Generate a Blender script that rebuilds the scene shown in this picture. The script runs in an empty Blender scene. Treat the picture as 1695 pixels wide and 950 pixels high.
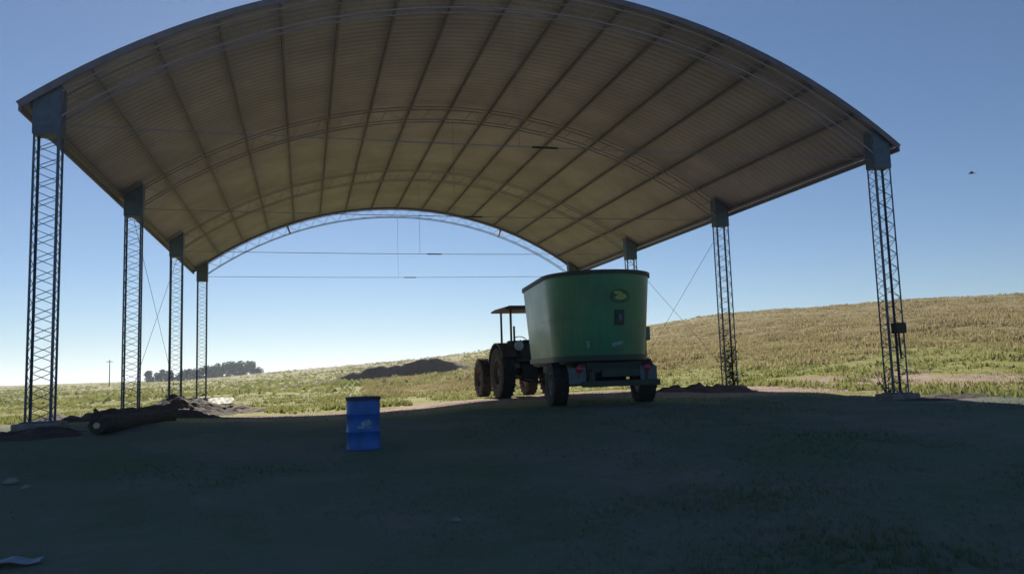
import bpy, bmesh, math, random
import numpy as np
from mathutils import Vector, Matrix
sc = bpy.context.scene
COL = sc.collection
random.seed(7); rng = np.random.default_rng(7)
R = math.radians

# ------------------------------------------------------------------ camera, sky, sun, exposure
CAMZ = 1.5
FW = Vector((0.25338966, 0.96152005, 0.10617382)); RT = Vector((0.9673548, -0.25136999, -0.03221528)); UP = Vector((0.00428672, -0.11087078, 0.99382559))
cam = bpy.data.cameras.new('camera'); co = bpy.data.objects.new('camera', cam); COL.objects.link(co)
m = Matrix((RT, UP, -FW)).transposed().to_4x4(); m.translation = Vector((0, 0, CAMZ)); co.matrix_world = m
cam.sensor_width = 36; cam.lens = 1312.07 / 1695 * 36; cam.clip_start = 0.05; cam.clip_end = 12000
sc.camera = co

SUN_EL, SUN_AZ = R(28.0), R(-0.6)          # azimuth measured from +Y towards +X
w = bpy.data.worlds.new('World'); sc.world = w; w.use_nodes = True
nt = w.node_tree; bg = nt.nodes['Background']; sky = nt.nodes.new('ShaderNodeTexSky')
sky.sky_type = 'NISHITA'; sky.sun_disc = False; sky.sun_elevation = SUN_EL; sky.sun_rotation = SUN_AZ
sky.altitude = 100; sky.air_density = 0.85; sky.dust_density = 0.06; sky.ozone_density = 5.4
nt.links.new(sky.outputs[0], bg.inputs[0]); bg.inputs[1].default_value = 0.054
sl = bpy.data.lights.new('sun', 'SUN'); so = bpy.data.objects.new('sun', sl); COL.objects.link(so)
sl.energy = 5.0; sl.angle = R(0.5); sl.color = (1.0, 0.93, 0.82)
sd = Vector((math.sin(SUN_AZ) * math.cos(SUN_EL), math.cos(SUN_AZ) * math.cos(SUN_EL), math.sin(SUN_EL)))
so.rotation_euler = sd.to_track_quat('Z', 'Y').to_euler()
sc.view_settings.view_transform = 'Standard'; sc.view_settings.look = 'None'; sc.view_settings.gamma = 1
sc.view_settings.use_curve_mapping = False; sc.view_settings.exposure = 0.5

def ray(px, py):
    return FW + RT * ((px - 847.5) / 1312.07) - UP * ((py - 475) / 1312.07)

# ------------------------------------------------------------------ helpers
def tag(o, label=None, cat=None, group=None, kind=None):
    if label: o['label'] = label
    if cat: o['category'] = cat
    if group: o['group'] = group
    if kind: o['kind'] = kind
    return o
def empty(name, loc=(0, 0, 0), rz=0, label=None, cat=None, group=None):
    o = bpy.data.objects.new(name, None); COL.objects.link(o)
    o.location = loc; o.rotation_euler = (0, 0, rz); o.empty_display_size = .3
    return tag(o, label, cat, group)
def mesh_obj(name, me, mat, parent=None):
    if mat is not None: me.materials.append(mat)
    o = bpy.data.objects.new(name, me); COL.objects.link(o)
    if parent is not None: o.parent = parent
    return o
def obj(name, bm, mat, parent=None, smooth=None, bevel=0):
    bmesh.ops.recalc_face_normals(bm, faces=bm.faces)
    me = bpy.data.meshes.new(name); bm.to_mesh(me); bm.free()
    if smooth is not None:
        me.polygons.foreach_set('use_smooth', [True] * len(me.polygons))
        try: me.set_sharp_from_angle(angle=R(smooth))
        except Exception: pass
    o = mesh_obj(name, me, mat, parent)
    if bevel:
        b = o.modifiers.new('bevel', 'BEVEL'); b.width = bevel; b.segments = 2; b.limit_method = 'ANGLE'
    return o
def box(bm, c, s, rot=None, mid=0):
    mt = Matrix.Translation(Vector(c)) @ (rot.to_4x4() if rot is not None else Matrix.Identity(4)) @ Matrix.Diagonal((s[0], s[1], s[2], 1))
    bmesh.ops.create_cube(bm, size=1, matrix=mt)
def bar(bm, a, b, r, n=6, r2=None):
    a, b = Vector(a), Vector(b); d = b - a
    if d.length < 1e-6: return
    q = d.to_track_quat('Z', 'Y').to_matrix().to_4x4()
    bmesh.ops.create_cone(bm, cap_ends=True, segments=n, radius1=r, radius2=r if r2 is None else r2, depth=d.length,
                          matrix=Matrix.Translation((a + b) / 2) @ q)
def lathe(bm, prof, n=32, axis='Z', c=(0, 0, 0), close=False):
    """prof: (radius, height) list, revolved about an axis through c"""
    rings = []
    for r, h in prof:
        ring = []
        for i in range(n):
            a = 2 * math.pi * i / n; x, y = r * math.cos(a), r * math.sin(a)
            p = (x, y, h) if axis == 'Z' else ((h, x, y) if axis == 'X' else (x, h, y))
            ring.append(bm.verts.new(Vector(p) + Vector(c)))
        rings.append(ring)
    k = len(rings)
    for j in range(k if close else k - 1):
        a, b = rings[j], rings[(j + 1) % k]
        for i in range(n): bm.faces.new((a[i], a[(i + 1) % n], b[(i + 1) % n], b[i]))
    if not close:
        for ring in (rings[0], rings[-1]):
            bm.faces.new(ring)
def prism(bm, pts, y0, y1, axis='Y'):
    """polygon pts (u,v) extruded along an axis"""
    def P(u, v, t): return {'Y': (u, t, v), 'X': (t, u, v), 'Z': (u, v, t)}[axis]
    a = [bm.verts.new(P(u, v, y0)) for u, v in pts]; b = [bm.verts.new(P(u, v, y1)) for u, v in pts]
    n = len(pts)
    for i in range(n): bm.faces.new((a[i], a[(i + 1) % n], b[(i + 1) % n], b[i]))
    bm.faces.new(a); bm.faces.new(b)
def blob(bm, c, s, seed, sub=3, amp=.25, fr=2.0, flat=True):
    r = bmesh.ops.create_icosphere(bm, subdivisions=sub, radius=1)
    from mathutils import noise
    for v in r['verts']:
        n = noise.fractal(v.co * fr + Vector((seed * 7.3, seed * 3.1, 0)), 1.0, 2.0, 3)
        v.co *= 1 + amp * n
        if flat and v.co.z < -.25: v.co.z = -.25
        v.co = Vector((v.co.x * s[0], v.co.y * s[1], v.co.z * s[2])) + Vector(c)

# ------------------------------------------------------------------ materials
def mat(name, col, rough=.6, metal=0, noise=None, nscale=4, bump=0, bscale=20, spec=None, rough_var=0, coat=0):
    m = bpy.data.materials.new(name); m.use_nodes = True; t = m.node_tree; p = t.nodes['Principled BSDF']
    p.inputs['Base Color'].default_value = (*col, 1); p.inputs['Roughness'].default_value = rough; p.inputs['Metallic'].default_value = metal
    if spec is not None: p.inputs['Specular IOR Level'].default_value = spec
    if coat: p.inputs['Coat Weight'].default_value = coat; p.inputs['Coat Roughness'].default_value = .12
    tc = t.nodes.new('ShaderNodeTexCoord')
    if noise:
        n = t.nodes.new('ShaderNodeTexNoise'); n.inputs['Scale'].default_value = nscale; n.inputs['Detail'].default_value = 8; n.inputs['Roughness'].default_value = .65
        t.links.new(tc.outputs['Object'], n.inputs['Vector'])
        r = t.nodes.new('ShaderNodeValToRGB'); r.color_ramp.elements[0].position = .38; r.color_ramp.elements[1].position = .66
        r.color_ramp.elements[0].color = (*noise, 1); r.color_ramp.elements[1].color = (*col, 1)
        t.links.new(n.outputs[0], r.inputs[0]); t.links.new(r.outputs[0], p.inputs['Base Color'])
        if rough_var:
            q = t.nodes.new('ShaderNodeMapRange'); q.inputs[3].default_value = rough + rough_var; q.inputs[4].default_value = rough - rough_var
            t.links.new(n.outputs[0], q.inputs[0]); t.links.new(q.outputs[0], p.inputs['Roughness'])
    if bump:
        n2 = t.nodes.new('ShaderNodeTexNoise'); n2.inputs['Scale'].default_value = bscale; n2.inputs['Detail'].default_value = 6
        t.links.new(tc.outputs['Object'], n2.inputs['Vector'])
        b = t.nodes.new('ShaderNodeBump'); b.inputs['Strength'].default_value = bump; b.inputs['Distance'].default_value = .05
        t.links.new(n2.outputs[0], b.inputs['Height']); t.links.new(b.outputs[0], p.inputs['Normal'])
    return m
M = dict(
    steel=mat('painted_steel', (.09, .14, .23), .6, .1, noise=(.07, .10, .15), nscale=6),
    truss=mat('dull_truss_steel', (.26, .245, .35), .75, .0, noise=(.24, .22, .30), nscale=6),
    purlin=mat('purlin_steel', (.17, .16, .22), .7, .1, noise=(.13, .12, .17), nscale=5),
    skirt=mat('dark_skirt_paint', (.012, .04, .028), .6, 0, noise=(.03, .03, .024), nscale=4),
    sheet=mat('galvanised_sheet', (.32, .30, .43), .65, .05, noise=(.235, .22, .32), nscale=.5, rough_var=.1),
    concrete=mat('concrete', (.33, .31, .28), .9, noise=(.2, .18, .16), nscale=6, bump=.5),
    green=mat('green_wagon_paint', (.006, .165, .095), .38, 0, noise=(.02, .115, .07), nscale=1.3, rough_var=.12, coat=.25, bump=.25, bscale=1.6),
    green_dk=mat('dark_green_paint', (.008, .05, .03), .5, 0, noise=(.03, .04, .03), nscale=5),
    dark=mat('dark_frame_paint', (.025, .03, .034), .6, .1, noise=(.06, .05, .04), nscale=6),
    rubber=mat('tyre_rubber', (.022, .022, .022), .85, 0, noise=(.06, .05, .042), nscale=9, bump=.2),
    rim=mat('grey_rim', (.28, .28, .26), .5, .2, noise=(.14, .11, .08), nscale=9),
    rim_rust=mat('dusty_rim', (.12, .075, .055), .7, .1, noise=(.07, .05, .04), nscale=9),
    tractor=mat('faded_tractor_paint', (.10, .075, .06), .55, .1, noise=(.05, .045, .04), nscale=4),
    canopy=mat('rusty_canopy_sheet', (.13, .075, .05), .6, .1, noise=(.08, .05, .04), nscale=5),
    lamp=mat('lamp_glass', (.5, .52, .48), .25),
    plate=mat('pale_plate', (.30, .38, .37), .5, noise=(.14, .2, .2), nscale=20),
    grey_guard=mat('grey_mudguard_plate', (.10, .15, .17), .5, noise=(.06, .09, .10), nscale=8),
    red=mat('red_lens', (.34, .025, .05), .25),
    badge=mat('badge_ground', (.02, .10, .03), .4),
    badge_y=mat('badge_leaf_yellow', (.40, .48, .14), .5, noise=(.20, .30, .09), nscale=14),
    blue=mat('blue_drum_paint', (.02, .16, .60), .45, .0, noise=(.03, .11, .34), nscale=4, rough_var=.1),
    blue_dk=mat('drum_dark_band', (.02, .05, .14), .6, .1, noise=(.05, .05, .07), nscale=9),  # darker blue for the drum's top ring
    paper=mat('pale_label', (.42, .52, .58), .7, noise=(.05, .16, .38), nscale=11),
    black=mat('black_plastic', (.012, .012, .014), .5),
    bark=mat('bark', (.09, .07, .055), .95, noise=(.05, .04, .03), nscale=9, bump=.8),
    cutwood=mat('pale_cut_wood', (.62, .54, .40), .8, noise=(.42, .34, .24), nscale=14),
    white=mat('white_board', (.78, .76, .72), .7, noise=(.6, .57, .52), nscale=4),
    sheetpl=mat('pale_plastic_sheet', (.34, .40, .50), .5, noise=(.2, .24, .3), nscale=5),
    stone=mat('pale_stone', (.30, .31, .29), .9, noise=(.25, .24, .2), nscale=9, bump=.4),
    soil=mat('dark_soil', (.10, .072, .055), .95, noise=(.055, .04, .032), nscale=3, bump=1, bscale=9),
    soilred=mat('reddish_soil', (.22, .13, .09), .95, noise=(.12, .075, .055), nscale=3, bump=1, bscale=9),
    bird=mat('dark_feathers', (.02, .02, .022), .8),
    wood=mat('weathered_wood', (.12, .10, .08), .9, noise=(.07, .06, .05), nscale=7),
)
def tub_material():
    m = mat('green_wagon_paint', (.010, .21, .088), .42, 0, noise=(.018, .15, .07), nscale=1.1, rough_var=.14, bump=.22, bscale=1.5, coat=.2)
    t = m.node_tree; p = t.nodes['Principled BSDF']; src = p.inputs['Base Color'].links[0].from_socket
    tc = t.nodes.new('ShaderNodeTexCoord'); mp = t.nodes.new('ShaderNodeMapping'); mp.inputs['Scale'].default_value = (5, 5, .35); t.links.new(tc.outputs['Object'], mp.inputs[0])
    n = t.nodes.new('ShaderNodeTexNoise'); n.inputs['Scale'].default_value = 2.2; n.inputs['Detail'].default_value = 7; n.inputs['Roughness'].default_value = .7; t.links.new(mp.outputs[0], n.inputs['Vector'])
    r = t.nodes.new('ShaderNodeMapRange'); r.inputs[1].default_value = .5; r.inputs[2].default_value = .78; r.inputs[4].default_value = .55; t.links.new(n.outputs[0], r.inputs[0])
    mx = t.nodes.new('ShaderNodeMix'); mx.data_type = 'RGBA'; t.links.new(r.outputs[0], mx.inputs[0]); t.links.new(src, mx.inputs[6]); mx.inputs[7].default_value = (.16, .17, .12, 1); t.links.new(mx.outputs[2], p.inputs['Base Color'])
    return m
M['green'] = tub_material()
def leaf_mat(name, a, b, c=None, trans=.5):
    m = bpy.data.materials.new(name); m.use_nodes = True; t = m.node_tree; p = t.nodes['Principled BSDF']
    g = t.nodes.new('ShaderNodeNewGeometry'); r = t.nodes.new('ShaderNodeValToRGB')
    r.color_ramp.elements[0].color = (*a, 1); r.color_ramp.elements[1].color = (*b, 1)
    if c: e = r.color_ramp.elements.new(.5); e.color = (*c, 1)
    # clumps: low frequency noise shifts the per-blade value
    tc = t.nodes.new('ShaderNodeTexCoord'); n = t.nodes.new('ShaderNodeTexNoise'); n.inputs['Scale'].default_value = .35; n.inputs['Detail'].default_value = 5
    t.links.new(tc.outputs['Object'], n.inputs['Vector'])
    mx = t.nodes.new('ShaderNodeMath'); mx.operation = 'MULTIPLY_ADD'; mx.inputs[1].default_value = .4
    s = t.nodes.new('ShaderNodeMapRange'); s.inputs[1].default_value = .3; s.inputs[2].default_value = .7; s.inputs[3].default_value = 0; s.inputs[4].default_value = .6
    t.links.new(n.outputs[0], s.inputs[0]); t.links.new(g.outputs['Random Per Island'], mx.inputs[0]); t.links.new(s.outputs[0], mx.inputs[2])
    t.links.new(mx.outputs[0], r.inputs[0]); t.links.new(r.outputs[0], p.inputs['Base Color'])
    p.inputs['Roughness'].default_value = .8; p.inputs['Specular IOR Level'].default_value = .15
    if trans:
        out = t.nodes['Material Output']; tr = t.nodes.new('ShaderNodeBsdfTranslucent'); ms = t.nodes.new('ShaderNodeMixShader'); ms.inputs[0].default_value = trans
        t.links.new(r.outputs[0], tr.inputs[0]); t.links.new(p.outputs[0], ms.inputs[1]); t.links.new(tr.outputs[0], ms.inputs[2]); t.links.new(ms.outputs[0], out.inputs[0])
    return m
M['dry'] = leaf_mat('dry_grass_blades', (.17, .14, .06), (.47, .39, .22), (.34, .28, .14))
M['grn'] = leaf_mat('green_grass_blades', (.13, .15, .045), (.34, .32, .13), (.24, .25, .085))
M['turf'] = leaf_mat('shade_toned_turf_blades', (.09, .14, .07), (.21, .23, .13), trans=.3)  # darker copy of the grass blades, roof shade put into their colour
M['leaf'] = leaf_mat('dark_leaves', (.02, .04, .015), (.08, .11, .035), trans=.3)
M['sack'] = leaf_mat('white_woven_plastic', (.78, .77, .72), (.88, .86, .82), trans=.75)
M['treeleaf'] = leaf_mat('far_tree_leaves', (.035, .05, .04), (.075, .095, .06), trans=.1)

# ------------------------------------------------------------------ terrain
CP = np.array([(-5.4,16.5,-.78),(0.95,13.7,-1.2),(0,6,-1.5),(6,17,-.84),(5.2,22,-.83),(5.1,24.5,-.83),(2.7,24,-1.03),(1,29,-1.28),(-1.7,29,-1.28),
 (-4.8,24.7,-.98),(-4.8,32.7,-1.15),(-4.8,40.7,-1.15),(14.5,24,-.9),(14.5,18.5,-.95),(14.5,13.5,-1.05),(14.2,40,-.85),(11,10,-1.2),(-5,8,-1.4),
 (10,30,-.88),(-15,16,-.85),(-15,30,-1.2),(24,25,-.75),(0,-12,-1.5),(18,-12,-1.5),(22,5,-1.25),(-16,3,-1.4),(5,46,-1.1),(-20,50,-1.3),(24,45,-.5),(5,62,-1.0),
 (-30,-5,-1.5),(40,0,-1.3),(40,30,-.7),(-35,30,-1.3),(-25,65,-1.3),(30,60,-.5)])
def _U(r2): return .5 * r2 * np.log(r2 + 1e-9)
n = len(CP); A = np.zeros((n + 3, n + 3)); dd = ((CP[:, None, :2] - CP[None, :, :2]) ** 2).sum(2)
A[:n, :n] = _U(dd) + np.eye(n) * .6; A[:n, n] = 1; A[:n, n+1:] = CP[:, :2]; A[n, :n] = 1; A[n+1:, :n] = CP[:, :2].T
TW = np.linalg.solve(A, np.concatenate([CP[:, 2], np.zeros(3)]))
SKY = np.array([(-60,.004),(-21.07,.0048),(-18.11,.0029),(-14.93,.0035),(-11.55,.0035),(-7.95,.0048),(-3.38,.0085),(-.18,.012),(3.96,.0165),(8.21,.021),(13.42,.0303),
 (19.11,.0421),(24.52,.0545),(29.76,.063),(37.6,.068),(42.96,.0685),(47.68,.0674),(50.8,.0653),(70,.055),(100,.03),(140,0)])
RDT = np.array([(-180,400),(-20,420),(-8,380),(0,260),(8,190),(20,140),(35,115),(60,120),(120,300),(180,400)])
R0T = np.array([(-180,60),(-20,75),(0,62),(15,48),(30,36),(45,30),(70,34),(180,60)])
def vnoise(x, y, s):
    """cheap smooth value noise"""
    x = x / s; y = y / s; xi = np.floor(x); yi = np.floor(y); fx = x - xi; fy = y - yi
    fx = fx * fx * (3 - 2 * fx); fy = fy * fy * (3 - 2 * fy)
    h = lambda a, b: np.modf(np.abs(np.sin(a * 127.1 + b * 311.7) * 43758.5453))[0]
    return (h(xi, yi) * (1 - fx) + h(xi + 1, yi) * fx) * (1 - fy) + (h(xi, yi + 1) * (1 - fx) + h(xi + 1, yi + 1) * fx) * fy - .5
def terrain(x, y):
    x = np.asarray(x, float); y = np.asarray(y, float); sh = x.shape; x = x.ravel(); y = y.ravel()
    cx = np.clip(x, -35, 42); cy = np.clip(y, -12, 64)
    d = (cx[:, None] - CP[None, :, 0]) ** 2 + (cy[:, None] - CP[None, :, 1]) ** 2
    z = _U(d) @ TW[:n] + TW[n] + cx * TW[n+1] + cy * TW[n+2]
    rho = np.hypot(x, y); az = np.degrees(np.arctan2(x, y))
    te = np.interp(az, SKY[:, 0], SKY[:, 1], left=0, right=0); rd = np.interp(az, RDT[:, 0], RDT[:, 1]); r0 = np.interp(az, R0T[:, 0], R0T[:, 1])
    s = np.clip((rho - r0) / (rd - r0), 0, 1); s = s ** 1.25
    top = te * rd - 0.25
    z = z * (1 - s) + top * s
    over = np.clip(rho - rd, 0, None); z = z - over * .004 - np.clip(over - 300, 0, None) * .004
    far = np.clip((rho - 8) / 30, 0, 1)
    z = z + vnoise(x, y, 1.3) * .05 + vnoise(x + 9, y + 4, .5) * .03 + far * vnoise(x + 50, y, 9) * .35 * np.clip(rho / 80, 0, 1) + far * vnoise(x, y + 70, 3) * .12
    rut = np.zeros_like(z)
    for off in (-.95, .95):
        for (a_, b_) in ((6.2, .22), (5.0, -.05)):
            cxr = a_ + np.clip(17.5 - y, 0, 30) * b_ + off + .25 * np.sin(y * .35 + a_); rut += np.exp(-((x - cxr) / .20) ** 2) - .35 * np.exp(-((np.abs(x - cxr) - .42) / .14) ** 2)
    z = z - rut * .035 * ((y > -8) & (y < 17.5))
    return (z + CAMZ).reshape(sh)
def gz(x, y): return float(terrain(np.array([x]), np.array([y]))[0])

def axis_steps(lo, hi, c0, c1, near, ratio=1.06):
    a = list(np.arange(c0, c1 + 1e-6, near)); s = near; v = c1; up = []
    while v < hi: s *= ratio; v += s; up.append(v)
    s = near; v = c0; dn = []
    while v > lo: s *= ratio; v -= s; dn.append(v)
    return np.array(dn[::-1] + a + up)
xs = axis_steps(-4500, 4500, -9, 19, .22); ys = axis_steps(-900, 6500, 2, 32, .22, 1.045)
XX, YY = np.meshgrid(xs, ys); ZZ = terrain(XX, YY)
V = np.stack([XX.ravel(), YY.ravel(), ZZ.ravel()], 1); nx, ny = len(xs), len(ys)
I = (np.arange(ny - 1)[:, None] * nx + np.arange(nx - 1)[None, :]).ravel()
F = np.stack([I, I + 1, I + 1 + nx, I + nx], 1)
def np_mesh(name, V, F):
    me = bpy.data.meshes.new(name); k = F.shape[1]
    me.vertices.add(len(V)); me.vertices.foreach_set('co', V.astype(np.float32).ravel())
    me.loops.add(F.size); me.loops.foreach_set('vertex_index', F.astype(np.int32).ravel())
    me.polygons.add(len(F)); me.polygons.foreach_set('loop_start', np.arange(len(F), dtype=np.int32) * k)
    try: me.polygons.foreach_set('loop_total', np.full(len(F), k, dtype=np.int32))
    except Exception: pass
    me.update(calc_edges=True); me.validate(); return me
gm = np_mesh('ground', V, F); gm.polygons.foreach_set('use_smooth', [True] * len(gm.polygons))

def ground_material():
    m = bpy.data.materials.new('pasture_and_soil'); m.use_nodes = True; t = m.node_tree; N = t.nodes; Lk = t.links; p = N['Principled BSDF']
    tc = N.new('ShaderNodeTexCoord'); P = tc.outputs['Object']
    def noise(s, d=6, r=.6, vec=None, sc3=None):
        q = N.new('ShaderNodeTexNoise'); q.inputs['Scale'].default_value = s; q.inputs['Detail'].default_value = d; q.inputs['Roughness'].default_value = r
        if sc3:
            mp = N.new('ShaderNodeMapping'); mp.inputs['Scale'].default_value = sc3; Lk.new(P, mp.inputs[0]); Lk.new(mp.outputs[0], q.inputs['Vector'])
        else: Lk.new(P, q.inputs['Vector'])
        return q.outputs[0]
    def ramp(v, st):
        r = N.new('ShaderNodeValToRGB'); e = r.color_ramp.elements
        while len(e) < len(st): e.new(.5)
        for i, (ps, c) in enumerate(st): e[i].position = ps; e[i].color = (*c, 1)
        Lk.new(v, r.inputs[0]); return r.outputs[0]
    def mrange(v, a, b, c=0, d=1, smooth=True):
        q = N.new('ShaderNodeMapRange'); q.inputs[1].default_value = a; q.inputs[2].default_value = b; q.inputs[3].default_value = c; q.inputs[4].default_value = d
        if smooth: q.interpolation_type = 'SMOOTHSTEP'
        Lk.new(v, q.inputs[0]); return q.outputs[0]
    def math2(op, a, b):
        q = N.new('ShaderNodeMath'); q.operation = op
        for i, v in enumerate((a, b)):
            if isinstance(v, (int, float)): q.inputs[i].default_value = v
            else: Lk.new(v, q.inputs[i])
        return q.outputs[0]
    def mix(f, a, b):
        q = N.new('ShaderNodeMix'); q.data_type = 'RGBA'; Lk.new(f, q.inputs[0]); Lk.new(a, q.inputs[6]); Lk.new(b, q.inputs[7]); return q.outputs[2]
    sep = N.new('ShaderNodeSeparateXYZ'); Lk.new(P, sep.inputs[0]); X, Y, Z = sep.outputs
    grass = ramp(noise(.9, 9, .7), [(.3, (.16, .17, .05)), (.45, (.30, .30, .09)), (.6, (.40, .36, .13)), (.75, (.48, .40, .22))])
    dry = ramp(noise(.55, 10, .75), [(.3, (.18, .16, .07)), (.5, (.36, .29, .15)), (.7, (.45, .37, .21))])
    soil = ramp(noise(1.7, 8, .7), [(.3, (.34, .24, .17)), (.55, (.50, .37, .28)), (.75, (.58, .46, .36))])
    # dry cover takes over up the slope (height) with ragged border
    hgt = math2('ADD', Z, math2('MULTIPLY', noise(.12, 5), 4.0))
    fdry = mrange(hgt, 4.0, 6.6)
    c = mix(fdry, grass, dry)
    # far left plain: alternating bands of pasture
    band = mrange(noise(.02, 4, .5, sc3=(.35, 1.6, 1)), .48, .56)
    farf = mrange(Y, 75, 130)
    c = mix(math2('MULTIPLY', band, farf), c, dry)
    # bare soil of the building pad: worn rectangle round the shed with ragged rim
    dx = math2('SUBTRACT', math2('ABSOLUTE', math2('SUBTRACT', X, 11.5), 0), 13.0)
    dy = math2('SUBTRACT', math2('ABSOLUTE', math2('SUBTRACT', Y, 24), 0), 4.0)
    dm = math2('MAXIMUM', dx, dy); dm = math2('ADD', dm, math2('MULTIPLY', math2('SUBTRACT', noise(.22, 6, .6), .5), 11.0))
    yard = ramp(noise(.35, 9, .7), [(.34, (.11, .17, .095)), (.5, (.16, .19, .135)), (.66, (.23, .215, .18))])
    # yard in front of the shed: roof shade painted into a darker ground colour
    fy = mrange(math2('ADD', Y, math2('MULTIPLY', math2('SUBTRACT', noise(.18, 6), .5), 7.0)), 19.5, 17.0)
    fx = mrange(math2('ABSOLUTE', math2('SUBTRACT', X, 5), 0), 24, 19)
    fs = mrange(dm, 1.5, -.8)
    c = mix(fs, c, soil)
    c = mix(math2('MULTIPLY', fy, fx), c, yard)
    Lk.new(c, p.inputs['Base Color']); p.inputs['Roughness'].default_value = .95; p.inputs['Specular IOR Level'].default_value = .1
    b = N.new('ShaderNodeBump'); b.inputs['Strength'].default_value = .5; b.inputs['Distance'].default_value = .04; Lk.new(noise(5, 10, .75), b.inputs['Height'])
    b2 = N.new('ShaderNodeBump'); b2.inputs['Strength'].default_value = .5; b2.inputs['Distance'].default_value = .25; Lk.new(noise(.9, 8, .75), b2.inputs['Height'])
    Lk.new(b2.outputs[0], b.inputs['Normal']); Lk.new(b.outputs[0], p.inputs['Normal'])
    return m
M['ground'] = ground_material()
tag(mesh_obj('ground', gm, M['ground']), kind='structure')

# ------------------------------------------------------------------ grass cover (uncountable)
def tufts(name, n, azr, rr, hgt, wid, blades, material, label, mask=None, lean=.5, uniform_log=True):
    az = np.radians(rng.uniform(azr[0], azr[1], n)); u = rng.uniform(0, 1, n)
    rho = np.exp(np.log(rr[0]) + u * (np.log(rr[1]) - np.log(rr[0]))) if uniform_log else np.sqrt(rr[0] ** 2 + u * (rr[1] ** 2 - rr[0] ** 2))
    x = rho * np.sin(az); y = rho * np.cos(az)
    if mask is not None:
        k = mask(x, y, rho); x, y, rho = x[k], y[k], rho[k]
    z = terrain(x, y); n = len(x)
    sc_ = rng.uniform(.45, 1.3, n) * (.6 + 1.1 * np.clip(vnoise(x, y, 4) + vnoise(x, y, 1.1) + .5, 0, 1.3))
    VV = []; 
    for b in range(blades):
        a = rng.uniform(0, 6.283, n); w_ = wid * sc_ * rng.uniform(.6, 1.2, n); h = hgt * sc_ * rng.uniform(.6, 1.1, n); l = lean * h * rng.uniform(.1, 1, n)
        ox = x + rng.normal(0, wid * 1.5, n); oy = y + rng.normal(0, wid * 1.5, n); ca, sa = np.cos(a), np.sin(a)
        p0 = np.stack([ox - sa * w_ / 2, oy + ca * w_ / 2, z - .03], 1); p1 = np.stack([ox + sa * w_ / 2, oy - ca * w_ / 2, z - .03], 1)
        p2 = np.stack([ox + ca * l, oy + sa * l, z + h], 1)
        VV.append(np.stack([p0, p1, p2], 1))
    VV = np.concatenate(VV).reshape(-1, 3); FF = np.arange(len(VV)).reshape(-1, 3)
    o = mesh_obj(name, np_mesh(name, VV, FF), material)
    return tag(o, label, 'grass', kind='stuff')
def off_pad(x, y, r): return ~((x > -6) & (x < 17) & (y < 30 + vnoise(x, y, 3) * 4)) | (vnoise(x + 31, y, 2.2) > .12)
tufts('dry_grass', 100000, (4, 64), (40, 128), .15, .085, 4, M['dry'], 'tall dry tan grass covering the rising slope behind the shed',
      mask=lambda x, y, r: (vnoise(x, y, 5) * .7 + vnoise(x + 7, y, 1.9) * .6 + rng.uniform(-.5, .5, len(x)) + np.clip((r - 52) / 14, -1.2, .5) > -.1))
tufts('green_grass', 22000, (-24, 62), (19, 60), .11, .10, 4, M['grn'], 'short green pasture grass round the edge of the bare pad',
      mask=lambda x, y, r: ((x < -6) | (x > 16.5) | (y > 31)) & (vnoise(x, y, 2.5) > -.22))
tufts('yard_grass', 60000, (-26, 58), (4.5, 30), .035, .007, 5, M['turf'], 'thin short grass toned darker for shade over the whole shaded yard in the foreground',
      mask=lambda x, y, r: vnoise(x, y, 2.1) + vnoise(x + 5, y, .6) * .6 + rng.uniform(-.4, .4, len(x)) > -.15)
tufts('far_weeds', 5000, (-24, 16), (60, 330), .22, .6, 3, M['grn'], 'scattered green weeds on the far pasture left of the tractor')

# ------------------------------------------------------------------ shed
XL, W, D0, L8 = -4.7915, 18.969, 16.75, 8.0
ZC, ZE, EO, RISE = 4.8304 + CAMZ, 5.3679 + CAMZ, .4769, 3.3623
Y0, Y1 = D0 - .23, D0 + 24 + .33
XC = XL + W / 2; HW = W / 2 + EO; RR = (HW * HW + RISE * RISE) / 2 / RISE; AM = math.asin(HW / RR); ZO = ZE + RISE - RR
def AP(a, off=0, y=0): return Vector((XC + (RR + off) * math.sin(a), y, ZO + (RR + off) * math.cos(a)))
shed = empty('open_shed', (0, 0, 0), 0, 'tall open-sided metal shed with arched roof on lattice columns over the pad', 'shed')
# corrugated sheet: trapezoid ribs repeated along the shed
step = .25; prof = []
yv = Y0
while yv < Y1 - step:
    prof += [(yv, 0), (yv + .15, 0), (yv + .175, .011), (yv + .225, .011)]; yv += step
prof.append((Y1, 0))
NA = 72
vs = []; 
for k, thick in enumerate((0.0, .005)):
    for i in range(NA + 1):
        a = -AM + 2 * AM * i / NA
        for (y, h) in prof:
            p = AP(a, .02 + h + thick, y); vs.append(p[:])
vs = np.array(vs); m_ = len(prof); tot = (NA + 1) * m_
I = (np.arange(NA)[:, None] * m_ + np.arange(m_ - 1)[None, :]).ravel()
F1 = np.stack([I, I + 1, I + 1 + m_, I + m_], 1); F2 = np.stack([I, I + m_, I + 1 + m_, I + 1], 1) + tot
e1 = np.arange(m_ - 1); E = [np.stack([e1, e1 + tot, e1 + 1 + tot, e1 + 1], 1), np.stack([e1, e1 + 1, e1 + 1 + tot, e1 + tot], 1) + NA * m_]
e2 = np.arange(NA) * m_; E += [np.stack([e2, e2 + m_, e2 + m_ + tot, e2 + tot], 1), np.stack([e2, e2 + tot, e2 + m_ + tot, e2 + m_], 1) + m_ - 1]
mesh_obj('roof_sheet', np_mesh('roof_sheet', vs, np.concatenate([F1, F2] + E)), M['sheet'], shed)
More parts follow.
